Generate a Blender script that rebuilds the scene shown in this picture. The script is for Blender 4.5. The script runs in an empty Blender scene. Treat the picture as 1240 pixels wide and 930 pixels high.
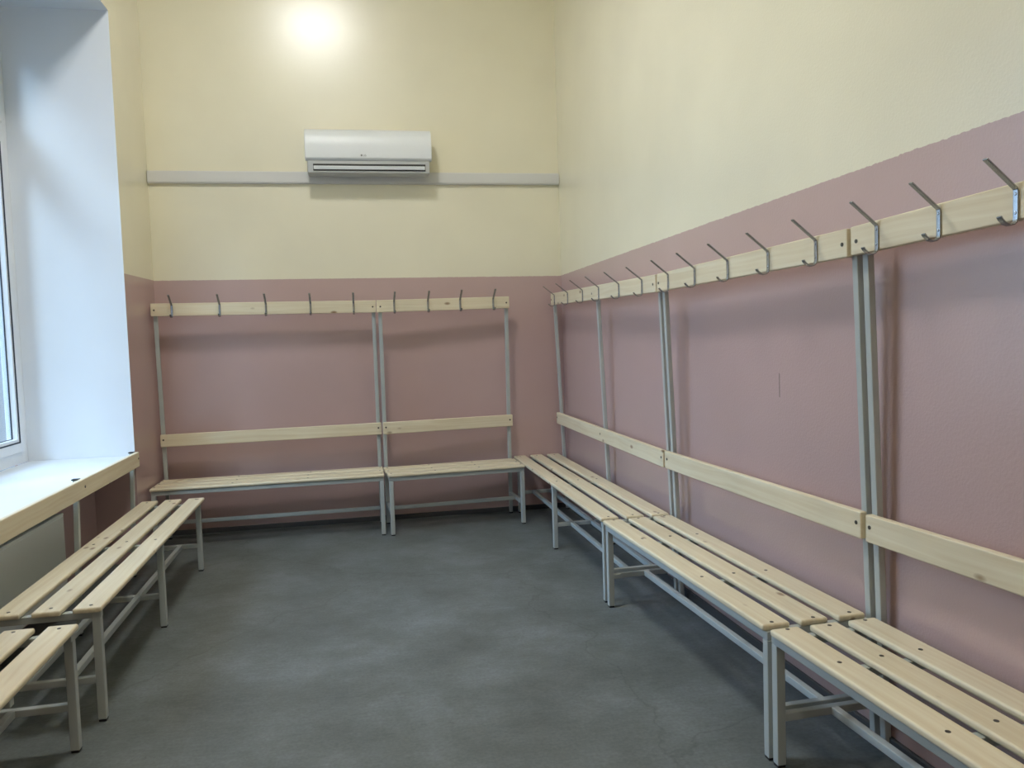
import bpy, bmesh, math, random
from mathutils import Vector, Matrix
random.seed(7)
S = bpy.context.scene
C = S.collection
PI = math.pi

# ------------------------------------------------------------------ materials
def new_mat(name):
    m = bpy.data.materials.new(name); m.use_nodes = True
    nt = m.node_tree
    return m, nt, nt.nodes['Principled BSDF']

def nd(nt, kind, **kw):
    n = nt.nodes.new(kind)
    for k, v in kw.items():
        if k.startswith('i_'):
            n.inputs[k[2:].replace('_', ' ')].default_value = v
        else:
            setattr(n, k, v)
    return n

def ramp(nt, stops, interp='LINEAR'):
    n = nt.nodes.new('ShaderNodeValToRGB'); n.color_ramp.interpolation = interp
    el = n.color_ramp.elements
    while len(el) < len(stops): el.new(0.5)
    for e, (p, c) in zip(el, stops):
        e.position = p; e.color = (c, c, c, 1) if isinstance(c, (int, float)) else (*c, 1)
    return n

def srgb(r, g, b):
    f = lambda c: c / 12.92 if c <= 0.04045 else ((c + 0.055) / 1.055) ** 2.4
    return tuple(f(c / 255) for c in (r, g, b))

def mixc(nt, fac, a, b, blend='MIX'):
    n = nt.nodes.new('ShaderNodeMix'); n.data_type = 'RGBA'; n.blend_type = blend
    for sock, v in ((0, fac), (6, a), (7, b)):
        if isinstance(v, bpy.types.NodeSocket): nt.links.new(v, n.inputs[sock])
        elif isinstance(v, (int, float)): n.inputs[sock].default_value = v
        else: n.inputs[sock].default_value = (*v, 1)
    return n.outputs[2]

CREAM = srgb(231, 226, 202)
PINK = srgb(186, 159, 156)

def wall_paint(name, bump=0.03, rough=0.45, edge=0.003, line=(1.757, 0, 0), scratch=None, cream=CREAM, pink=PINK):
    # line = height of the colour change: z0 + a*x + b*y (it is not quite level)
    m, nt, b = new_mat(name); L = nt.links.new
    geo = nd(nt, 'ShaderNodeNewGeometry'); sep = nd(nt, 'ShaderNodeSeparateXYZ')
    L(geo.outputs['Position'], sep.inputs[0])
    n1 = nd(nt, 'ShaderNodeTexNoise', i_Scale=55.0, i_Detail=2.0); L(geo.outputs['Position'], n1.inputs['Vector'])
    mul = nd(nt, 'ShaderNodeMath', operation='MULTIPLY_ADD'); L(n1.outputs[0], mul.inputs[0])
    mul.inputs[1].default_value = edge * 2
    lx = nd(nt, 'ShaderNodeMath', operation='MULTIPLY_ADD'); L(sep.outputs[0], lx.inputs[0]); lx.inputs[1].default_value = -line[1]; L(sep.outputs[2], lx.inputs[2])
    ly = nd(nt, 'ShaderNodeMath', operation='MULTIPLY_ADD'); L(sep.outputs[1], ly.inputs[0]); ly.inputs[1].default_value = -line[2]; L(lx.outputs[0], ly.inputs[2])
    L(ly.outputs[0], mul.inputs[2])
    gt = nd(nt, 'ShaderNodeMath', operation='GREATER_THAN'); L(mul.outputs[0], gt.inputs[0]); gt.inputs[1].default_value = line[0] + edge
    # faint roller patchiness
    n2 = nd(nt, 'ShaderNodeTexNoise', i_Scale=1.6, i_Detail=4.0); L(geo.outputs['Position'], n2.inputs['Vector'])
    r2 = ramp(nt, [(0.3, 0.95), (0.7, 1.03)]); L(n2.outputs[0], r2.inputs[0])
    col = mixc(nt, gt.outputs[0], pink, cream)
    col = mixc(nt, 1.0, col, r2.outputs[0], 'MULTIPLY')
    if scratch:                     # a short dark scrape down the paint at (y, z0..z1)
        sy, sz, sh = scratch
        ms = []
        for o_, c_, w_ in ((1, sy, .0035), (2, sz, sh)):
            a = nd(nt, 'ShaderNodeMath', operation='COMPARE'); L(sep.outputs[o_], a.inputs[0]); a.inputs[1].default_value = c_; a.inputs[2].default_value = w_; ms.append(a)
        k = nd(nt, 'ShaderNodeMath', operation='MULTIPLY'); L(ms[0].outputs[0], k.inputs[0]); L(ms[1].outputs[0], k.inputs[1])
        k2 = nd(nt, 'ShaderNodeMath', operation='MULTIPLY'); L(k.outputs[0], k2.inputs[0]); k2.inputs[1].default_value = .6
        col = mixc(nt, k2.outputs[0], col, srgb(70, 62, 60))
    L(col, b.inputs['Base Color'])
    b.inputs['Roughness'].default_value = rough
    b.inputs['Coat Weight'].default_value = 1.0; b.inputs['Coat IOR'].default_value = 1.68; b.inputs['Coat Roughness'].default_value = 0.27
    n3 = nd(nt, 'ShaderNodeTexNoise', i_Scale=120.0, i_Detail=3.0); L(geo.outputs['Position'], n3.inputs['Vector'])
    bp = nd(nt, 'ShaderNodeBump', i_Strength=bump, i_Distance=0.01); L(n3.outputs[0], bp.inputs['Height']); L(bp.outputs[0], b.inputs['Normal'])
    return m

def plain(name, col, rough=0.5, metal=0.0, noise=0.0, nscale=30.0, spec=0.5):
    m, nt, b = new_mat(name); L = nt.links.new
    b.inputs['Roughness'].default_value = rough; b.inputs['Metallic'].default_value = metal
    b.inputs['Specular IOR Level'].default_value = spec
    tc = nd(nt, 'ShaderNodeTexCoord')
    n = nd(nt, 'ShaderNodeTexNoise', i_Scale=nscale, i_Detail=3.0); L(tc.outputs['Object'], n.inputs['Vector'])
    r = ramp(nt, [(0.3, 1 - noise), (0.7, 1.0)]); L(n.outputs[0], r.inputs[0])
    L(mixc(nt, 1.0, col, r.outputs[0], 'MULTIPLY'), b.inputs['Base Color'])
    return m

def wood(name, light, dark, knot):
    m, nt, b = new_mat(name); L = nt.links.new
    tc = nd(nt, 'ShaderNodeTexCoord'); oi = nd(nt, 'ShaderNodeObjectInfo')
    off = nd(nt, 'ShaderNodeVectorMath', operation='MULTIPLY_ADD')
    comb = nd(nt, 'ShaderNodeCombineXYZ')
    for i in range(3): L(oi.outputs['Random'], comb.inputs[i])
    L(comb.outputs[0], off.inputs[0]); off.inputs[1].default_value = (31.0, 17.0, 23.0); L(tc.outputs['Object'], off.inputs[2])
    # warp for wavy grain
    wn = nd(nt, 'ShaderNodeTexNoise', i_Scale=1.7, i_Detail=2.0); L(off.outputs[0], wn.inputs['Vector'])
    wv = nd(nt, 'ShaderNodeVectorMath', operation='MULTIPLY_ADD'); L(wn.outputs['Color'], wv.inputs[0]); wv.inputs[1].default_value = (0, .05, .05); L(off.outputs[0], wv.inputs[2])
    mp = nd(nt, 'ShaderNodeMapping'); mp.inputs['Scale'].default_value = (1.2, 60, 60); L(wv.outputs[0], mp.inputs[0])
    g = nd(nt, 'ShaderNodeTexNoise', i_Scale=1.0, i_Detail=4.0); L(mp.outputs[0], g.inputs['Vector'])
    rg = ramp(nt, [(0.35, 0.0), (0.72, 1.0)]); L(g.outputs[0], rg.inputs[0])
    big = nd(nt, 'ShaderNodeTexNoise', i_Scale=2.5, i_Detail=2.0); L(off.outputs[0], big.inputs['Vector'])
    rb = ramp(nt, [(0.3, 0.94), (0.7, 1.04)]); L(big.outputs[0], rb.inputs[0])
    col = mixc(nt, rg.outputs[0], dark, light)
    col = mixc(nt, 1.0, col, rb.outputs[0], 'MULTIPLY')
    # scattered knots
    mk = nd(nt, 'ShaderNodeMapping'); mk.inputs['Scale'].default_value = (5.2, 11, 11); L(off.outputs[0], mk.inputs[0])
    v = nd(nt, 'ShaderNodeTexVoronoi', i_Scale=1.0); L(mk.outputs[0], v.inputs['Vector'])
    rk = ramp(nt, [(0.0, 1.0), (0.07, 0.75), (0.14, 0.0)]); L(v.outputs['Distance'], rk.inputs[0])
    rs = nd(nt, 'ShaderNodeSeparateColor'); L(v.outputs['Color'], rs.inputs[0])
    sel = nd(nt, 'ShaderNodeMath', operation='GREATER_THAN'); L(rs.outputs[0], sel.inputs[0]); sel.inputs[1].default_value = 0.1
    kf = nd(nt, 'ShaderNodeMath', operation='MULTIPLY'); L(rk.outputs[0], kf.inputs[0]); L(sel.outputs[0], kf.inputs[1])
    col = mixc(nt, kf.outputs[0], col, knot)
    L(col, b.inputs['Base Color']); b.inputs['Roughness'].default_value = 0.42
    bp = nd(nt, 'ShaderNodeBump', i_Strength=0.05, i_Distance=0.004); L(g.outputs[0], bp.inputs['Height']); L(bp.outputs[0], b.inputs['Normal'])
    return m

def floor_mat():
    m, nt, b = new_mat('linoleum'); L = nt.links.new
    geo = nd(nt, 'ShaderNodeNewGeometry')
    n1 = nd(nt, 'ShaderNodeTexNoise', i_Scale=2.6, i_Detail=9.0, i_Roughness=0.68); L(geo.outputs['Position'], n1.inputs['Vector'])
    r1 = ramp(nt, [(0.32, srgb(84, 89, 87)), (0.5, srgb(98, 104, 103)), (0.7, srgb(115, 121, 123))]); L(n1.outputs[0], r1.inputs[0])
    mp = nd(nt, 'ShaderNodeMapping'); mp.inputs['Scale'].default_value = (16, 50, 1); L(geo.outputs['Position'], mp.inputs[0])
    n2 = nd(nt, 'ShaderNodeTexNoise', i_Scale=1.0, i_Detail=6.0, i_Roughness=0.7); L(mp.outputs[0], n2.inputs['Vector'])
    r2 = ramp(nt, [(0.3, 0.86), (0.55, 1.0), (0.75, 1.10)]); L(n2.outputs[0], r2.inputs[0])
    col = mixc(nt, 1.0, r1.outputs[0], r2.outputs[0], 'MULTIPLY')
    nf = nd(nt, 'ShaderNodeTexNoise', i_Scale=85.0, i_Detail=3.0); L(geo.outputs['Position'], nf.inputs['Vector'])
    rf = ramp(nt, [(0.3, 0.86), (0.7, 1.12)]); L(nf.outputs[0], rf.inputs[0])
    col = mixc(nt, 1.0, col, rf.outputs[0], 'MULTIPLY')
    # scuffs and small marks
    n3 = nd(nt, 'ShaderNodeTexNoise', i_Scale=11.0, i_Detail=5.0, i_Roughness=0.75); L(geo.outputs['Position'], n3.inputs['Vector'])
    r3 = ramp(nt, [(0.62, 0.0), (0.72, 1.0)]); L(n3.outputs[0], r3.inputs[0])
    f3 = nd(nt, 'ShaderNodeMath', operation='MULTIPLY'); L(r3.outputs[0], f3.inputs[0]); f3.inputs[1].default_value = 0.5
    col = mixc(nt, f3.outputs[0], col, srgb(62, 60, 56))
    # hairline cracks of the sheet
    v = nd(nt, 'ShaderNodeTexVoronoi', feature='DISTANCE_TO_EDGE', i_Scale=0.42)
    wp = nd(nt, 'ShaderNodeTexNoise', i_Scale=3.0, i_Detail=5.0); L(geo.outputs['Position'], wp.inputs['Vector'])
    wv = nd(nt, 'ShaderNodeVectorMath', operation='MULTIPLY_ADD'); L(wp.outputs['Color'], wv.inputs[0]); wv.inputs[1].default_value = (.5, .5, 0); L(geo.outputs['Position'], wv.inputs[2])
    L(wv.outputs[0], v.inputs['Vector'])
    rv = ramp(nt, [(0.0, 0.35), (0.004, 0.0)]); L(v.outputs['Distance'], rv.inputs[0])
    col = mixc(nt, rv.outputs[0], col, srgb(58, 60, 58))
    L(col, b.inputs['Base Color'])
    b.inputs['Roughness'].default_value = 0.5
    bp = nd(nt, 'ShaderNodeBump', i_Strength=0.06, i_Distance=0.005); L(n2.outputs[0], bp.inputs['Height']); L(bp.outputs[0], b.inputs['Normal'])
    return m

def glass_mat():
    m, nt, b = new_mat('pane_glass'); L = nt.links.new
    nt.nodes.remove(b)
    out = nt.nodes['Material Output']
    t = nd(nt, 'ShaderNodeBsdfTransparent'); t.inputs[0].default_value = (.93, .96, .97, 1)
    g = nd(nt, 'ShaderNodeBsdfGlossy'); g.inputs['Roughness'].default_value = 0.02
    lw = nd(nt, 'ShaderNodeLayerWeight', i_Blend=0.5)
    pw = nd(nt, 'ShaderNodeMath', operation='POWER'); L(lw.outputs['Facing'], pw.inputs[0]); pw.inputs[1].default_value = 5.0
    f = nd(nt, 'ShaderNodeMath', operation='MULTIPLY_ADD'); L(pw.outputs[0], f.inputs[0]); f.inputs[1].default_value = .9; f.inputs[2].default_value = .04
    mx = nd(nt, 'ShaderNodeMixShader'); L(f.outputs[0], mx.inputs[0]); L(t.outputs[0], mx.inputs[1]); L(g.outputs[0], mx.inputs[2]); L(mx.outputs[0], out.inputs[0])
    return m

def emit_mat(name, col, strength):
    m, nt, b = new_mat(name)
    b.inputs['Base Color'].default_value = (.9, .9, .9, 1)
    b.inputs['Emission Color'].default_value = (*col, 1); b.inputs['Emission Strength'].default_value = strength
    return m

M = dict(
    wall=wall_paint('two_tone_wall_paint', line=(1.7545, -.0053, 0)),
    wall_window=wall_paint('two_tone_wall_paint_window_side', line=(1.7715, 0, .016)),
    wall_rough=wall_paint('two_tone_wall_paint_stippled', bump=0.13, rough=0.45, edge=0.005, line=(1.757, 0, -.0071), scratch=(-3.04, 1.085, .045)),
    white=plain('white_plaster_paint', srgb(224, 229, 234), 0.55, noise=0.03, nscale=3),
    ceiling=plain('ceiling_paint', srgb(238, 236, 228), 0.8, noise=0.02, nscale=2),
    floor=floor_mat(),
    wood=wood('varnished_pine', srgb(228, 219, 193), srgb(215, 201, 170), srgb(132, 100, 66)),
    metal=plain('grey_painted_steel', srgb(176, 182, 180), 0.42, noise=0.05, nscale=14),
    zinc=plain('zinc_plated_steel', srgb(176, 180, 184), 0.26, metal=1.0, noise=0.15, nscale=60),
    screw=plain('dull_screw_steel', srgb(96, 90, 80), 0.4, metal=0.8),
    cap=plain('black_plastic', srgb(24, 24, 25), 0.5),
    pvc=plain('white_pvc', srgb(232, 235, 238), 0.35, noise=0.02),
    gasket=plain('dark_rubber', srgb(42, 52, 66), 0.6),
    glass=glass_mat(),
    ac=plain('glossy_white_plastic', srgb(226, 230, 233), 0.36),
    acgrey=plain('grey_white_plastic', srgb(190, 192, 192), 0.4),
    acdark=plain('dark_outlet', srgb(58, 58, 56), 0.7),
    logo=plain('logo_grey', srgb(118, 120, 124), 0.4),
    duct=plain('grey_white_trunking', srgb(212, 212, 210), 0.42),
    radiator=plain('white_enamel', srgb(200, 202, 197), 0.45),
    skirting=plain('dark_grey_skirting', srgb(66, 67, 68), 0.5, noise=.1),
    lamp=emit_mat('lamp_diffuser', (1.0, 0.99, 0.96), 66.0),
    lamp_rear=emit_mat('lamp_diffuser_rear', (1.0, 0.99, 0.94), 24.0),
)

# ------------------------------------------------------------------ mesh helpers
def bx(bm, x0, x1, y0, y1, z0, z1, mi=0):
    vs = [bm.verts.new((x, y, z)) for z in (z0, z1) for y in (y0, y1) for x in (x0, x1)]
    fs = []
    for f in ((0, 2, 3, 1), (4, 5, 7, 6), (0, 1, 5, 4), (2, 6, 7, 3), (0, 4, 6, 2), (1, 3, 7, 5)):
        fc = bm.faces.new([vs[i] for i in f]); fc.material_index = mi; fs.append(fc)
    return vs, fs

def hexa(bm, bottom, top):
    """solid between two quads given in the same winding"""
    a = [bm.verts.new(p) for p in bottom]; b = [bm.verts.new(p) for p in top]
    bm.faces.new(a[::-1]); bm.faces.new(b)
    for i in range(4):
        j = (i + 1) % 4
        bm.faces.new((a[i], a[j], b[j], b[i]))

def cyl(bm, c, r, h, axis='Z', seg=14):
    mat = Matrix.Translation(c)
    if axis == 'Y': mat = mat @ Matrix.Rotation(PI / 2, 4, 'X')
    if axis == 'X': mat = mat @ Matrix.Rotation(PI / 2, 4, 'Y')
    bmesh.ops.create_cone(bm, cap_ends=True, segments=seg, radius1=r, radius2=r, depth=h, matrix=mat)

def obj(name, bm, mats, parent=None, bevel=0.0, seg=2, smooth=False):
    bmesh.ops.recalc_face_normals(bm, faces=bm.faces)
    me = bpy.data.meshes.new(name); bm.to_mesh(me); bm.free()
    for m in (mats if isinstance(mats, (list, tuple)) else [mats]): me.materials.append(m)
    o = bpy.data.objects.new(name, me); C.objects.link(o)
    if parent: o.parent = parent
    if bevel:
        md = o.modifiers.new('bevel', 'BEVEL'); md.width = bevel; md.segments = seg; md.limit_method = 'ANGLE'; md.angle_limit = math.radians(35)
        me.shade_smooth()
        md2 = o.modifiers.new('wn', 'WEIGHTED_NORMAL'); md2.keep_sharp = True
    elif smooth:
        me.shade_smooth()
    return o

def thing(name, label, cat, loc=(0, 0, 0), rz=0.0, group=None):
    o = bpy.data.objects.new(name, None); C.objects.link(o)
    o.empty_display_size = 0.1
    o.location = loc; o.rotation_euler = (0, 0, rz)
    o['label'] = label; o['category'] = cat
    if group: o['group'] = group
    return o

def struct(name, bm, mats, parent=None, **kw):
    o = obj(name, bm, mats, parent, **kw)
    if parent is None: o['kind'] = 'structure'
    return o

# ------------------------------------------------------------------ room shell
W = 2.8743; AW = 0.01721; CEIL = 4.6; YN = -7.3
JF, JN = -0.6727, -2.96              # window niche, far and near jamb
XW = -3.4629                        # inner face of the window frame
XO = -3.54; SILL = 0.6615; HEAD = 3.30

bm = bmesh.new(); bx(bm, -3.56, 0.5, YN - .1, .12, -.1, 0); struct('floor', bm, M['floor'])
bm = bmesh.new(); bx(bm, -3.56, 0.5, YN - .1, .12, CEIL, CEIL + .1); struct('ceiling', bm, M['ceiling'])
bm = bmesh.new(); bx(bm, -3.56, 0.5, 0, .12, 0, CEIL); struct('wall_back', bm, M['wall'])
bm = bmesh.new(); bx(bm, -3.56, 0.5, YN - .1, YN, 0, CEIL); struct('wall_front', bm, M['wall'])
bm = bmesh.new()
hexa(bm, [(0, 0, 0), (0.5, 0, 0), (0.5, YN, 0), (-YN * AW, YN, 0)], [(0, 0, CEIL), (0.5, 0, CEIL), (0.5, YN, CEIL), (-YN * AW, YN, CEIL)])
struct('wall_right', bm, M['wall_rough'])
bm = bmesh.new()
def pier(y0, y1):
    bx(bm, XO, -W, y0, y1, 0, SILL - .02)
    _, fs = bx(bm, XO, -W, y0, y1, SILL - .02, CEIL)
    fs[2].material_index = 1; fs[3].material_index = 1
pier(JF, 0); pier(YN, JN)
_, fs = bx(bm, XO, -W, JN, JF, HEAD, CEIL); fs[0].material_index = 1
bx(bm, XO, -W - .24, JN, JF, 0, SILL - .045)
struct('wall_left', bm, [M['wall_window'], M['white']])

bm = bmesh.new(); bx(bm, -W, 0, -.014, 0, 0, .035); struct('baseboard_back', bm, M['skirting'], bevel=.004)
bm = bmesh.new(); hexa(bm, [(-.014, -.014, 0), (0, -.014, 0), (-YN * AW, YN, 0), (-YN * AW - .014, YN, 0)], [(-.014, -.014, .04), (0, -.014, .04), (-YN * AW, YN, .04), (-YN * AW - .014, YN, .04)]); struct('baseboard_right', bm, M['skirting'], bevel=.004)
bm = bmesh.new(); bx(bm, -W, -W + .014, JF, -.014, 0, .04); struct('baseboard_left', bm, M['skirting'], bevel=.004)

# ------------------------------------------------------------------ window
win = bpy.data.objects.new('window_1', None); C.objects.link(win); win['kind'] = 'structure'
win.location = (XW, (JF + JN) / 2, SILL)
wx0 = -.07
hw = (JF - JN) / 2; hz = HEAD - SILL
def frame_bars(bm, y0, y1, z0, z1, t, x0, x1):
    bx(bm, x0, x1, y0, y0 + t, z0, z1); bx(bm, x0, x1, y1 - t, y1, z0, z1)
    bx(bm, x0, x1, y0 + t, y1 - t, z0, z0 + t); bx(bm, x0, x1, y0 + t, y1 - t, z1 - t, z1)
TR = 1.93                           # transom height above the sill
FW = .075
bm = bmesh.new(); frame_bars(bm, -hw, hw, 0, hz, FW, wx0, 0)
bx(bm, wx0, 0, -hw + FW, hw - FW, TR - .04, TR + .04)
bx(bm, wx0, 0, -.04, .04, FW, TR - .04)
obj('window_frame', bm, M['pvc'], win, bevel=.004)
def light_unit(y0, y1, z0, z1, name='sash'):
    bm = bmesh.new(); frame_bars(bm, y0, y1, z0, z1, .062, -.06, .012); s = obj(name, bm, M['pvc'], win, bevel=.005)
    bm = bmesh.new(); frame_bars(bm, y0 + .056, y1 - .056, z0 + .056, z1 - .056, .007, .004, .0135); obj('gasket', bm, M['gasket'], s)
    bm = bmesh.new(); frame_bars(bm, y0 + .0625, y1 - .0625, z0 + .0625, z1 - .0625, .018, -.034, .008); obj('glazing_bead', bm, M['pvc'], s)
    bm = bmesh.new(); frame_bars(bm, y0 + .0795, y1 - .0795, z0 + .0795, z1 - .0795, .004, -.0245, -.018); obj('gasket', bm, M['gasket'], s)
    bm = bmesh.new(); bx(bm, -.03, -.024, y0 + .06, y1 - .06, z0 + .06, z1 - .06); obj('pane', bm, M['glass'], s)
    return s
g = .008
s1 = light_unit(.04 - g, hw - FW + g, FW - g, TR - .04 + g)
s2 = light_unit(-hw + FW - g, -.04 + g, FW - g, TR - .04 + g)
light_unit(-hw + FW - g, hw - FW + g, TR + .04 - g, hz - FW + g)
bm = bmesh.new(); bx(bm, .012, .024, .055, .085, .82, .9); bx(bm, .024, .045, .062, .078, .855, .868); bx(bm, .036, .05, .06, .08, .74, .868)
obj('window_handle', bm, M['pvc'], s1, bevel=.004)
bm = bmesh.new(); bx(bm, 0.0005, -W + .02 - XW, -hw + .001, hw - .001, -.042, 0)
obj('window_sill', bm, M['white'], win, bevel=.008, seg=3)

# ------------------------------------------------------------------ radiator in the niche
rad = thing('radiator', 'white flat-fronted panel radiator under the window sill, behind the backed bench', 'radiator', (-2.975, -2.2, 0))
RL = .572
bm = bmesh.new(); bx(bm, -.0, .025, -RL, RL, .13, .505); obj('front_panel', bm, M['radiator'], rad, bevel=.006)
bm = bmesh.new(); bx(bm, -.1, -.075, -RL, RL, .13, .505); obj('rear_panel', bm, M['radiator'], rad, bevel=.006)
bm = bmesh.new()
for k in range(46):
    y = -RL + .02 + k * (2 * RL - .04) / 45
    bx(bm, -.075, 0, y - .0015, y + .0015, .15, .485)
obj('convector_fins', bm, M['radiator'], rad)
bm = bmesh.new()
frame_bars_x = [(-.1, -.088), (.012, .024)]
for a, b_ in frame_bars_x: bx(bm, a, b_, -RL, RL, .505, .517)
for k in range(60):
    y = -RL + k * (2 * RL - .006) / 59
    bx(bm, -.088, .012, y, y + .006, .505, .515)
obj('top_grille', bm, M['radiator'], rad)
for s in (-1, 1):
    bm = bmesh.new(); bx(bm, -.1, .02, s * RL - .002, s * RL + .002, .13, .515); obj('side_cover', bm, M['radiator'], rad)
for s in (-.45, .45):
    bm = bmesh.new(); bx(bm, -.137, -.1, s - .02, s + .02, .16, .48); obj('wall_bracket', bm, M['radiator'], rad)
bm = bmesh.new(); cyl(bm, (-.05, RL + .03, .16), .012, .06, 'Y'); cyl(bm, (-.05, RL + .055, .08), .012, .16, 'Z'); obj('pipe', bm, M['radiator'], rad, smooth=False)

# ------------------------------------------------------------------ benches
TUBE = .028
def tube(name, p0, p1, parent, w=TUBE, d=TUBE, mat='metal'):
    """square tube from p0 to p1 (bottom/top or end/end)"""
    p0 = Vector(p0); p1 = Vector(p1); u = (p1 - p0).normalized()
    if abs(u.z) > .7: a, b = Vector((1, 0, 0)), Vector((0, 1, 0))
    elif abs(u.x) > .7: a, b = Vector((0, 1, 0)), Vector((0, 0, 1))
    else: a, b = Vector((1, 0, 0)), Vector((0, 0, 1))
    bm = bmesh.new()
    q = lambda p: [p - a * w / 2 - b * d / 2, p + a * w / 2 - b * d / 2, p + a * w / 2 + b * d / 2, p - a * w / 2 + b * d / 2]
    hexa(bm, q(p0), q(p1))
    return obj(name, bm, M[mat], parent, bevel=.003)

def board(name, p0, p1, depth0, depth1, th, h, parent, bev=.005):
    """board between x = p0[0] and p1[0]; tops at p0[1], p1[1]; front face at depth0/depth1"""
    bm = bmesh.new()
    (xa, za), (xb, zb) = p0, p1
    hexa(bm, [(xa, depth0, za - h), (xb, depth1, zb - h), (xb, depth1 + th, zb - h), (xa, depth0 + th, za - h)],
             [(xa, depth0, za), (xb, depth1, zb), (xb, depth1 + th, zb), (xa, depth0 + th, za)])
    return obj(name, bm, M['wood'], parent, bevel=bev, seg=3)

def screw(parent, x, y, z, axis):
    bm = bmesh.new(); cyl(bm, (x, y, z), .0062, .003, axis, 10)
    if axis == 'Z': bx(bm, x - .004, x + .004, y - .0008, y + .0008, z + .001, z + .0018)
    else: bx(bm, x - .004, x + .004, y - .0018, y - .001, z - .0008, z + .0008)
    obj('screw', bm, M['screw'], parent)

def strip(bm, path, w, th):
    """flat bent strip along path of (y, z), width w along x"""
    n = len(path); P = [Vector((0, y, z)) for y, z in path]; ring = []
    for i, p in enumerate(P):
        t = (P[min(i + 1, n - 1)] - P[max(i - 1, 0)]).normalized()
        nn = Vector((0, -t.z, t.y)) * th / 2
        ring.append([p + nn + Vector((-w / 2, 0, 0)), p + nn + Vector((w / 2, 0, 0)), p - nn + Vector((w / 2, 0, 0)), p - nn + Vector((-w / 2, 0, 0))])
    vs = [[bm.verts.new(q) for q in r] for r in ring]
    bm.faces.new(vs[0]); bm.faces.new(vs[-1][::-1])
    for a, b in zip(vs, vs[1:]):
        for i in range(4):
            j = (i + 1) % 4; bm.faces.new((a[i], b[i], b[j], a[j]))

hook_mesh = None
def coat_hook(parent, x, y, z):
    """z = rail top; y = rail front face"""
    global hook_mesh
    if hook_mesh is None:
        bm = bmesh.new()
        path = [(-.085, .050), (-.004, -.014), (-.0025, -.020), (-.0025, -.078), (-.005, -.088), (-.012, -.093), (-.022, -.095), (-.033, -.092), (-.043, -.083), (-.048, -.076)]
        strip(bm, path, .0135, .0045)
        for zz in (-.026, -.068): cyl(bm, (0, -.005, zz), .0038, .003, 'Y', 10)
        o = obj('coat_hook', bm, M['zinc'], parent, bevel=.0014)
        hook_mesh = o
    else:
        o = hook_mesh.copy(); C.objects.link(o); o.parent = parent
    o.location = (x, y, z)
    return o

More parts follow.
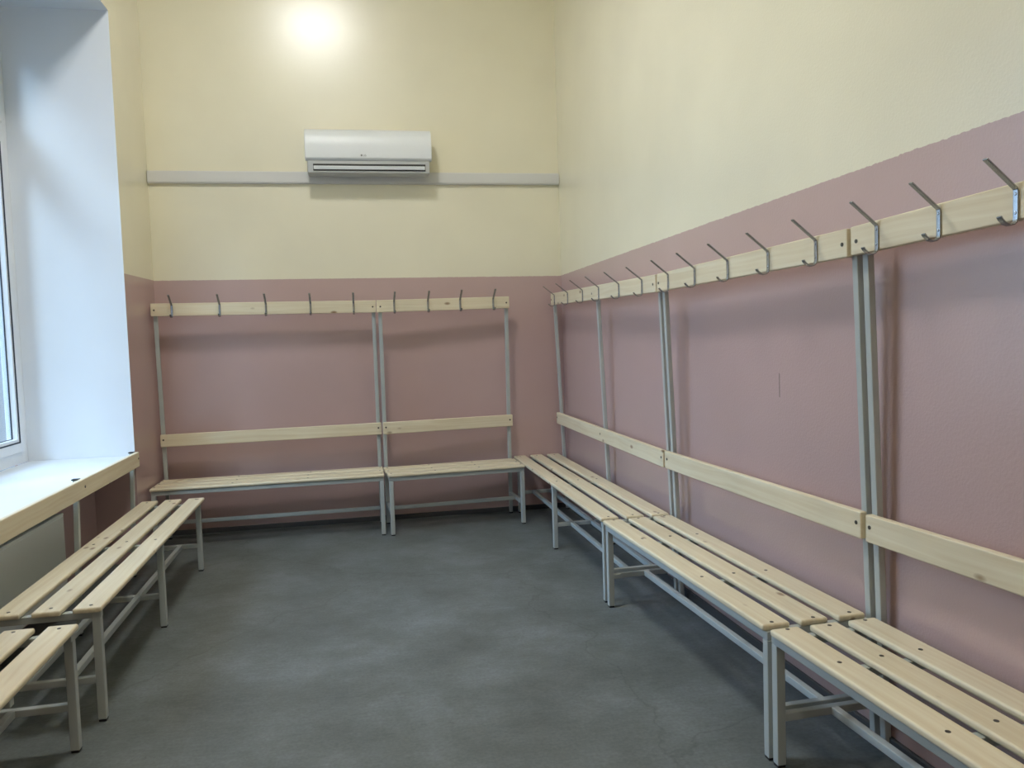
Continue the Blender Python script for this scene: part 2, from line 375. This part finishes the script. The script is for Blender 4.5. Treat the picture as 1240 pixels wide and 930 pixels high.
HS = .4168; SLAT_T = .020; SLAT_W = .092; SEAT_D = .348; SEAT_Y = -.020
def bench(label, A, Bp, frames, supports, back, rail=None, hooks=(), apron=False, stretchers=(.5,), floor_post=True, xpad=.0):
    A = Vector(A); Bp = Vector(Bp); d = Bp - A; L = d.length
    t = thing('bench', label, 'bench', (A.x, A.y, 0), math.atan2(d.y, d.x), 'pine and steel locker room benches')
    DB = .3072                      # depth of the backrest face behind the seat's front edge
    th = .024
    gap = (SEAT_D - 3 * SLAT_W) / 2
    for k in range(3):
        y0 = SEAT_Y + k * (SLAT_W + gap)
        e0, e1 = random.uniform(-.003, .003), random.uniform(-.003, .003)
        bm = bmesh.new(); bx(bm, e0, L + e1, y0, y0 + SLAT_W, HS - SLAT_T, HS)
        s = obj('seat_slat', bm, M['wood'], t, bevel=.007, seg=3)
        for x in supports:
            screw(s, x + random.uniform(-.006, .006), y0 + SLAT_W * random.uniform(.42, .58), HS - .0006, 'Z')
    # leaning posts: front face of the post is behind backrest and rail
    slope = -.0298 / .86
    pd = lambda z: DB + th + TUBE / 2 + slope * (z - .69)
    ztop = (rail[0][1] + .0 if rail else back[0][1] - .0)
    zs = HS - SLAT_T - TUBE / 2
    for x in frames:
        zt = (rail[0][1] + (rail[1][1] - rail[0][1]) * x / L - .012) if rail else back[0][1] + (back[1][1] - back[0][1]) * x / L - .004
        po = tube('back_post', (x, pd(.008), .008), (x, pd(zt), zt), t, w=.025, d=.022)
        bm = bmesh.new(); bx(bm, x - .0125, x + .0125, pd(0) - .0125, pd(0) + .0125, 0, .009); obj('foot_cap', bm, M['cap'], po, bevel=.002)
        if not rail:
            bm = bmesh.new(); bx(bm, x - .0155, x + .0155, pd(zt) - .0155, pd(zt) + .0155, zt, zt + .006); obj('post_cap', bm, M['cap'], po, bevel=.002)
        yf = -.008 + TUBE / 2
        lg = tube('leg', (x, yf, .008), (x, yf, zs + TUBE / 2 - .001 if not apron else zs - TUBE / 2), t)
        bm = bmesh.new(); bx(bm, x - .0125, x + .0125, yf - .0125, yf + .0125, 0, .009); obj('foot_cap', bm, M['cap'], lg, bevel=.002)
        tube('cross_bar', (x, yf + TUBE / 2 - .002, .15), (x, pd(.15) - TUBE / 2 + .002, .15), t, w=.024, d=.024)
    x0, x1 = frames[0], frames[-1]
    if apron:
        tube('front_apron', (x0 - TUBE / 2, -.008 + TUBE / 2, zs), (x1 + TUBE / 2, -.008 + TUBE / 2, zs), t)
    for x in supports:
        xx = min(max(x, x0), x1)
        tube('seat_support', (xx, -.01 + (TUBE if apron else 0), zs), (xx, pd(zs) - TUBE / 2 + .002, zs), t, w=.026, d=.026)
    if apron:
        tube('rear_apron', (x0, pd(zs) - TUBE, zs), (x1, pd(zs) - TUBE, zs), t, w=.02, d=.024)
    for f in stretchers:
        y = (.006 + (pd(.15) - .006) * f)
        tube('stretcher', (x0 + .01, y, .15), (x1 - .01, y, .15), t, w=.024, d=.024)
    bk = board('backrest_board', back[0], back[1], DB, DB, th, .084, t)
    for x in frames:
        xx = min(max(x, back[0][0] + .02), back[1][0] - .02)
        zz = back[0][1] + (back[1][1] - back[0][1]) * x / L - .036
        screw(bk, xx, DB - .0002, zz, 'Y')
    if rail:
        DR = .2774
        rl = board('hook_rail', rail[0], rail[1], DR, DR, th, .0845, t, bev=.004)
        for x in frames:
            xx = min(max(x, rail[0][0] + .022), rail[1][0] - .022)
            zz = rail[0][1] + (rail[1][1] - rail[0][1]) * x / L
            for dz in (-.045,): screw(rl, xx, DR - .0002, zz + dz, 'Y')
        for x in hooks:
            zz = rail[0][1] + (rail[1][1] - rail[0][1]) * x / L
            coat_hook(rl, x, DR, zz)
    return t

# along the right wall, from the corner towards the camera
bench('pine coat-hook bench deepest along the right wall, its far end in the room corner',
      (-.3918, -.0120), (-.3737, -2.1628), (.07, 1.13, 2.133), (.06, 1.13, 2.13),
      ((.056, .734), (2.137, .724)), ((.1, 1.617), (2.163, 1.577)), (.222, .584, .941, 1.278, 1.64, 1.992), stretchers=(.3, .66))
bench('middle coat-hook bench on the right wall, between the corner bench and the nearest one',
      (-.3771, -2.2029), (-.3257, -3.6308), (.016, 1.418), (.016, .38, .94, 1.41),
      ((-.013, .727), (1.436, .733)), ((.008, 1.577), (1.423, 1.587)), (.144, .415, .701, .991, 1.272), apron=True)
bench('nearest coat-hook bench on the right wall, running out of the right edge of the photo',
      (-.3215, -3.664), (-.2875, -4.609), (.0, .927), (.02, .255, .63, .925),
      ((-.009, .7295), (.945, .7425)), ((-.027, 1.589), (.94, 1.614)), (.092, .324, .554, .785), apron=True)
# against the back wall
bench('longer coat-hook bench against the back wall, left one with five hooks',
      (-2.8521, -.4731), (-1.3804, -.4583), (.018, 1.452), (.018, .5, .97, 1.45),
      ((.004, .725), (1.474, .731)), ((-.003, 1.604), (1.469, 1.593)), (.131, .434, .733, 1.027, 1.317), apron=True)
bench('shorter coat-hook bench against the back wall, right one with four hooks',
      (-1.3607, -.4971), (-.4132, -.4381), (.022, .930), (.022, .32, .63, .93),
      ((.009, .735), (.951, .739)), ((-.003, 1.591), (.946, 1.601)), (.118, .355, .585, .827), apron=True)
# under the window
bench('low bench with backrest below the window sill, the farther one with middle legs',
      (-2.424, -2.872), (-2.462, -.900), (.04, .965, 1.895), (.035, .965, 1.92),
      ((-.01, .724), (1.905, .717)), stretchers=(.3, .68))
bench('nearest low bench at the left edge of the photo, only two of its slats showing',
      (-2.412, -4.52), (-2.443, -3.025), (.02, 1.478), (.02, .5, 1.0, 1.46),
      ((-.02, .724), (1.50, .722)))

# ------------------------------------------------------------------ trunking on the back wall
tr = thing('cable_trunking', 'long grey-white cable trunking running level across the back wall under the air conditioner', 'cable trunking', (-1.437, 0, 2.4265))
bm = bmesh.new(); bx(bm, -1.434, 1.434, -.026, .001, 0, .083); obj('channel', bm, M['duct'], tr, bevel=.003)
bm = bmesh.new(); bx(bm, -1.434, 1.434, -.031, -.0262, .007, .076); obj('cover', bm, M['duct'], tr, bevel=.002)

# ------------------------------------------------------------------ air conditioner
AX0, AX1 = -1.8175, -.957
ac = thing('air_conditioner', 'white split air conditioner mounted high on the back wall, above the trunking', 'air conditioner', ((AX0 + AX1) / 2, 0, 2.466))
hwac = (AX1 - AX0) / 2
def extrude_x(name, prof, x0, x1, mat, parent, bevel=.006, seg=3):
    bm = bmesh.new()
    a = [bm.verts.new((x0, y, z)) for y, z in prof]; b = [bm.verts.new((x1, y, z)) for y, z in prof]
    bm.faces.new(a); bm.faces.new(b[::-1])
    n = len(prof)
    for i in range(n):
        j = (i + 1) % n; bm.faces.new((a[i], b[i], b[j], a[j]))
    return obj(name, bm, mat, parent, bevel=bevel, seg=seg)
extrude_x('body', [(0, .049), (-.034, .049), (-.034, .006), (-.12, .0), (-.178, .004), (-.184, .085), (-.18, .27), (-.15, .297), (0, .30)], -hwac + .012, hwac - .016, M['acgrey'], ac)
extrude_x('front_panel', [(-.14, .09), (-.188, .086), (-.204, .10), (-.206, .18), (-.198, .24), (-.178, .283), (-.150, .3045), (-.10, .308), (-.10, .295), (-.14, .28)], -hwac, hwac, M['ac'], ac, bevel=.008)
extrude_x('air_outlet', [(-.15, .018), (-.1835, .018), (-.1855, .064), (-.15, .064)], -hwac + .05, hwac - .045, M['acdark'], ac, bevel=.002)
extrude_x('louver', [(-.183, .026), (-.193, .024), (-.199, .047), (-.190, .050)], -hwac + .053, hwac - .05, M['ac'], ac, bevel=.003)
# small mark at the foot of the front panel: a disc and two letters
lg = bmesh.new(); cyl(lg, (-.052, -.2055, .118), .0065, .003, 'Y', 16); o = obj('logo_disc', lg, M['logo'], ac)
fc = bpy.data.curves.new('logo_letters', 'FONT'); fc.body = 'LG'; fc.size = .017; fc.extrude = .0008
ft = bpy.data.objects.new('logo_text', fc)
me = bpy.data.meshes.new_from_object(ft); bpy.data.objects.remove(ft); bpy.data.curves.remove(fc)
fo = bpy.data.objects.new('logo_letters', me); C.objects.link(fo); fo.parent = ac
fo.location = (-.041, -.2065, .112); fo.rotation_euler = (PI / 2, 0, 0); me.materials.clear(); me.materials.append(M['logo'])

# ------------------------------------------------------------------ ceiling lamps
def ceiling_lamp(label, x, y, mat):
    t = thing('ceiling_lamp', label, 'ceiling lamp', (x, y, CEIL))
    bm = bmesh.new()
    frame_w = .3
    for (a, b, c, d) in ((-.3, .3, -.3, -.28), (-.3, .3, .28, .3), (-.3, -.28, -.28, .28), (.28, .3, -.28, .28)):
        bx(bm, a, b, c, d, -.045, 0)
    bx(bm, -.28, .28, -.28, .28, -.01, 0)
    obj('housing', bm, M['pvc'], t)
    bm = bmesh.new(); bx(bm, -.278, .278, -.278, .278, -.04, -.03); obj('diffuser', bm, mat, t)
ceiling_lamp('square white ceiling lamp above the middle of the room, in front of the window', -1.843, -2.64, M['lamp'])
ceiling_lamp('square white ceiling lamp behind the viewer, farthest from the back wall', -1.7, -6.2, M['lamp_rear'])

# ------------------------------------------------------------------ daylight
w = bpy.data.worlds.new('sky'); S.world = w; w.use_nodes = True
nt = w.node_tree; bg = nt.nodes['Background']
tc = nd(nt, 'ShaderNodeTexCoord'); sp = nd(nt, 'ShaderNodeSeparateXYZ'); nt.links.new(tc.outputs['Generated'], sp.inputs[0])
rp = ramp(nt, [(0.0, (.13, .17, .22)), (0.5, (.33, .43, .56)), (.59, (.34, .50, .72)), (.68, (.78, 1.12, 1.58)), (1.0, (.95, 1.36, 1.9))])
mr = nd(nt, 'ShaderNodeMath', operation='MULTIPLY_ADD'); mr.inputs[1].default_value = .5; mr.inputs[2].default_value = .5
nt.links.new(sp.outputs[2], mr.inputs[0]); nt.links.new(mr.outputs[0], rp.inputs[0]); 
# the overcast is brightest straight out from the window
dt = nd(nt, 'ShaderNodeVectorMath', operation='DOT_PRODUCT'); nt.links.new(tc.outputs['Generated'], dt.inputs[0]); dt.inputs[1].default_value = Vector((-1, .2, .28)).normalized()
mr2 = nd(nt, 'ShaderNodeMapRange', interpolation_type='SMOOTHSTEP'); nt.links.new(dt.outputs['Value'], mr2.inputs[0])
for i_, v_ in ((1, .62), (2, .98), (3, .9), (4, 4.4)): mr2.inputs[i_].default_value = v_
nt.links.new(mixc(nt, 1.0, rp.outputs[0], mr2.outputs[0], 'MULTIPLY'), bg.inputs[0])
bg.inputs[1].default_value = 1.6
sun = bpy.data.lights.new('sun', 'SUN'); sun.energy = 1.9; sun.angle = math.radians(18); sun.color = (.60, .80, 1.0)
so = bpy.data.objects.new('sun', sun); C.objects.link(so)
so.rotation_euler = Vector((1, 1.7, -1.42)).to_track_quat('-Z', 'Y').to_euler()
pl = bpy.data.lights.new('window_portal', 'AREA'); pl.shape = 'RECTANGLE'; pl.size = 2.3; pl.size_y = 2.7; pl.cycles.is_portal = True
po = bpy.data.objects.new('window_portal', pl); C.objects.link(po); po.location = (-3.66, (JF + JN) / 2, (SILL + HEAD) / 2)
po.rotation_euler = Vector((1, 0, 0)).to_track_quat('-Z', 'Y').to_euler()

# ------------------------------------------------------------------ camera
cam = bpy.data.cameras.new('camera'); co = bpy.data.objects.new('camera', cam); C.objects.link(co); S.camera = co
f_px, yaw, pitch, roll = 945.346, math.radians(10.5619), math.radians(-3.2752), math.radians(-1.8715)
fw = Vector((math.sin(yaw) * math.cos(pitch), math.cos(yaw) * math.cos(pitch), math.sin(pitch)))
rt = Vector((math.cos(yaw), -math.sin(yaw), 0)); up = rt.cross(fw)
r2 = rt * math.cos(roll) + up * math.sin(roll); u2 = -rt * math.sin(roll) + up * math.cos(roll)
m4 = Matrix((r2, u2, -fw)).transposed().to_4x4(); m4.translation = (-1.4725, -5.7350, 1.29)
co.matrix_world = m4
cam.sensor_fit = 'HORIZONTAL'; cam.sensor_width = 36; cam.lens = f_px * 36 / 1240; cam.clip_start = .02

S.view_settings.view_transform = 'Standard'; S.view_settings.look = 'None'
S.view_settings.gamma = 1; S.view_settings.use_curve_mapping = False
S.view_settings.exposure = 0.0
S.cycles.max_bounces = 8; S.cycles.diffuse_bounces = 6; S.cycles.transparent_max_bounces = 12
S.cycles.use_denoising = True; S.cycles.caustics_reflective = False; S.cycles.sample_clamp_indirect = 6
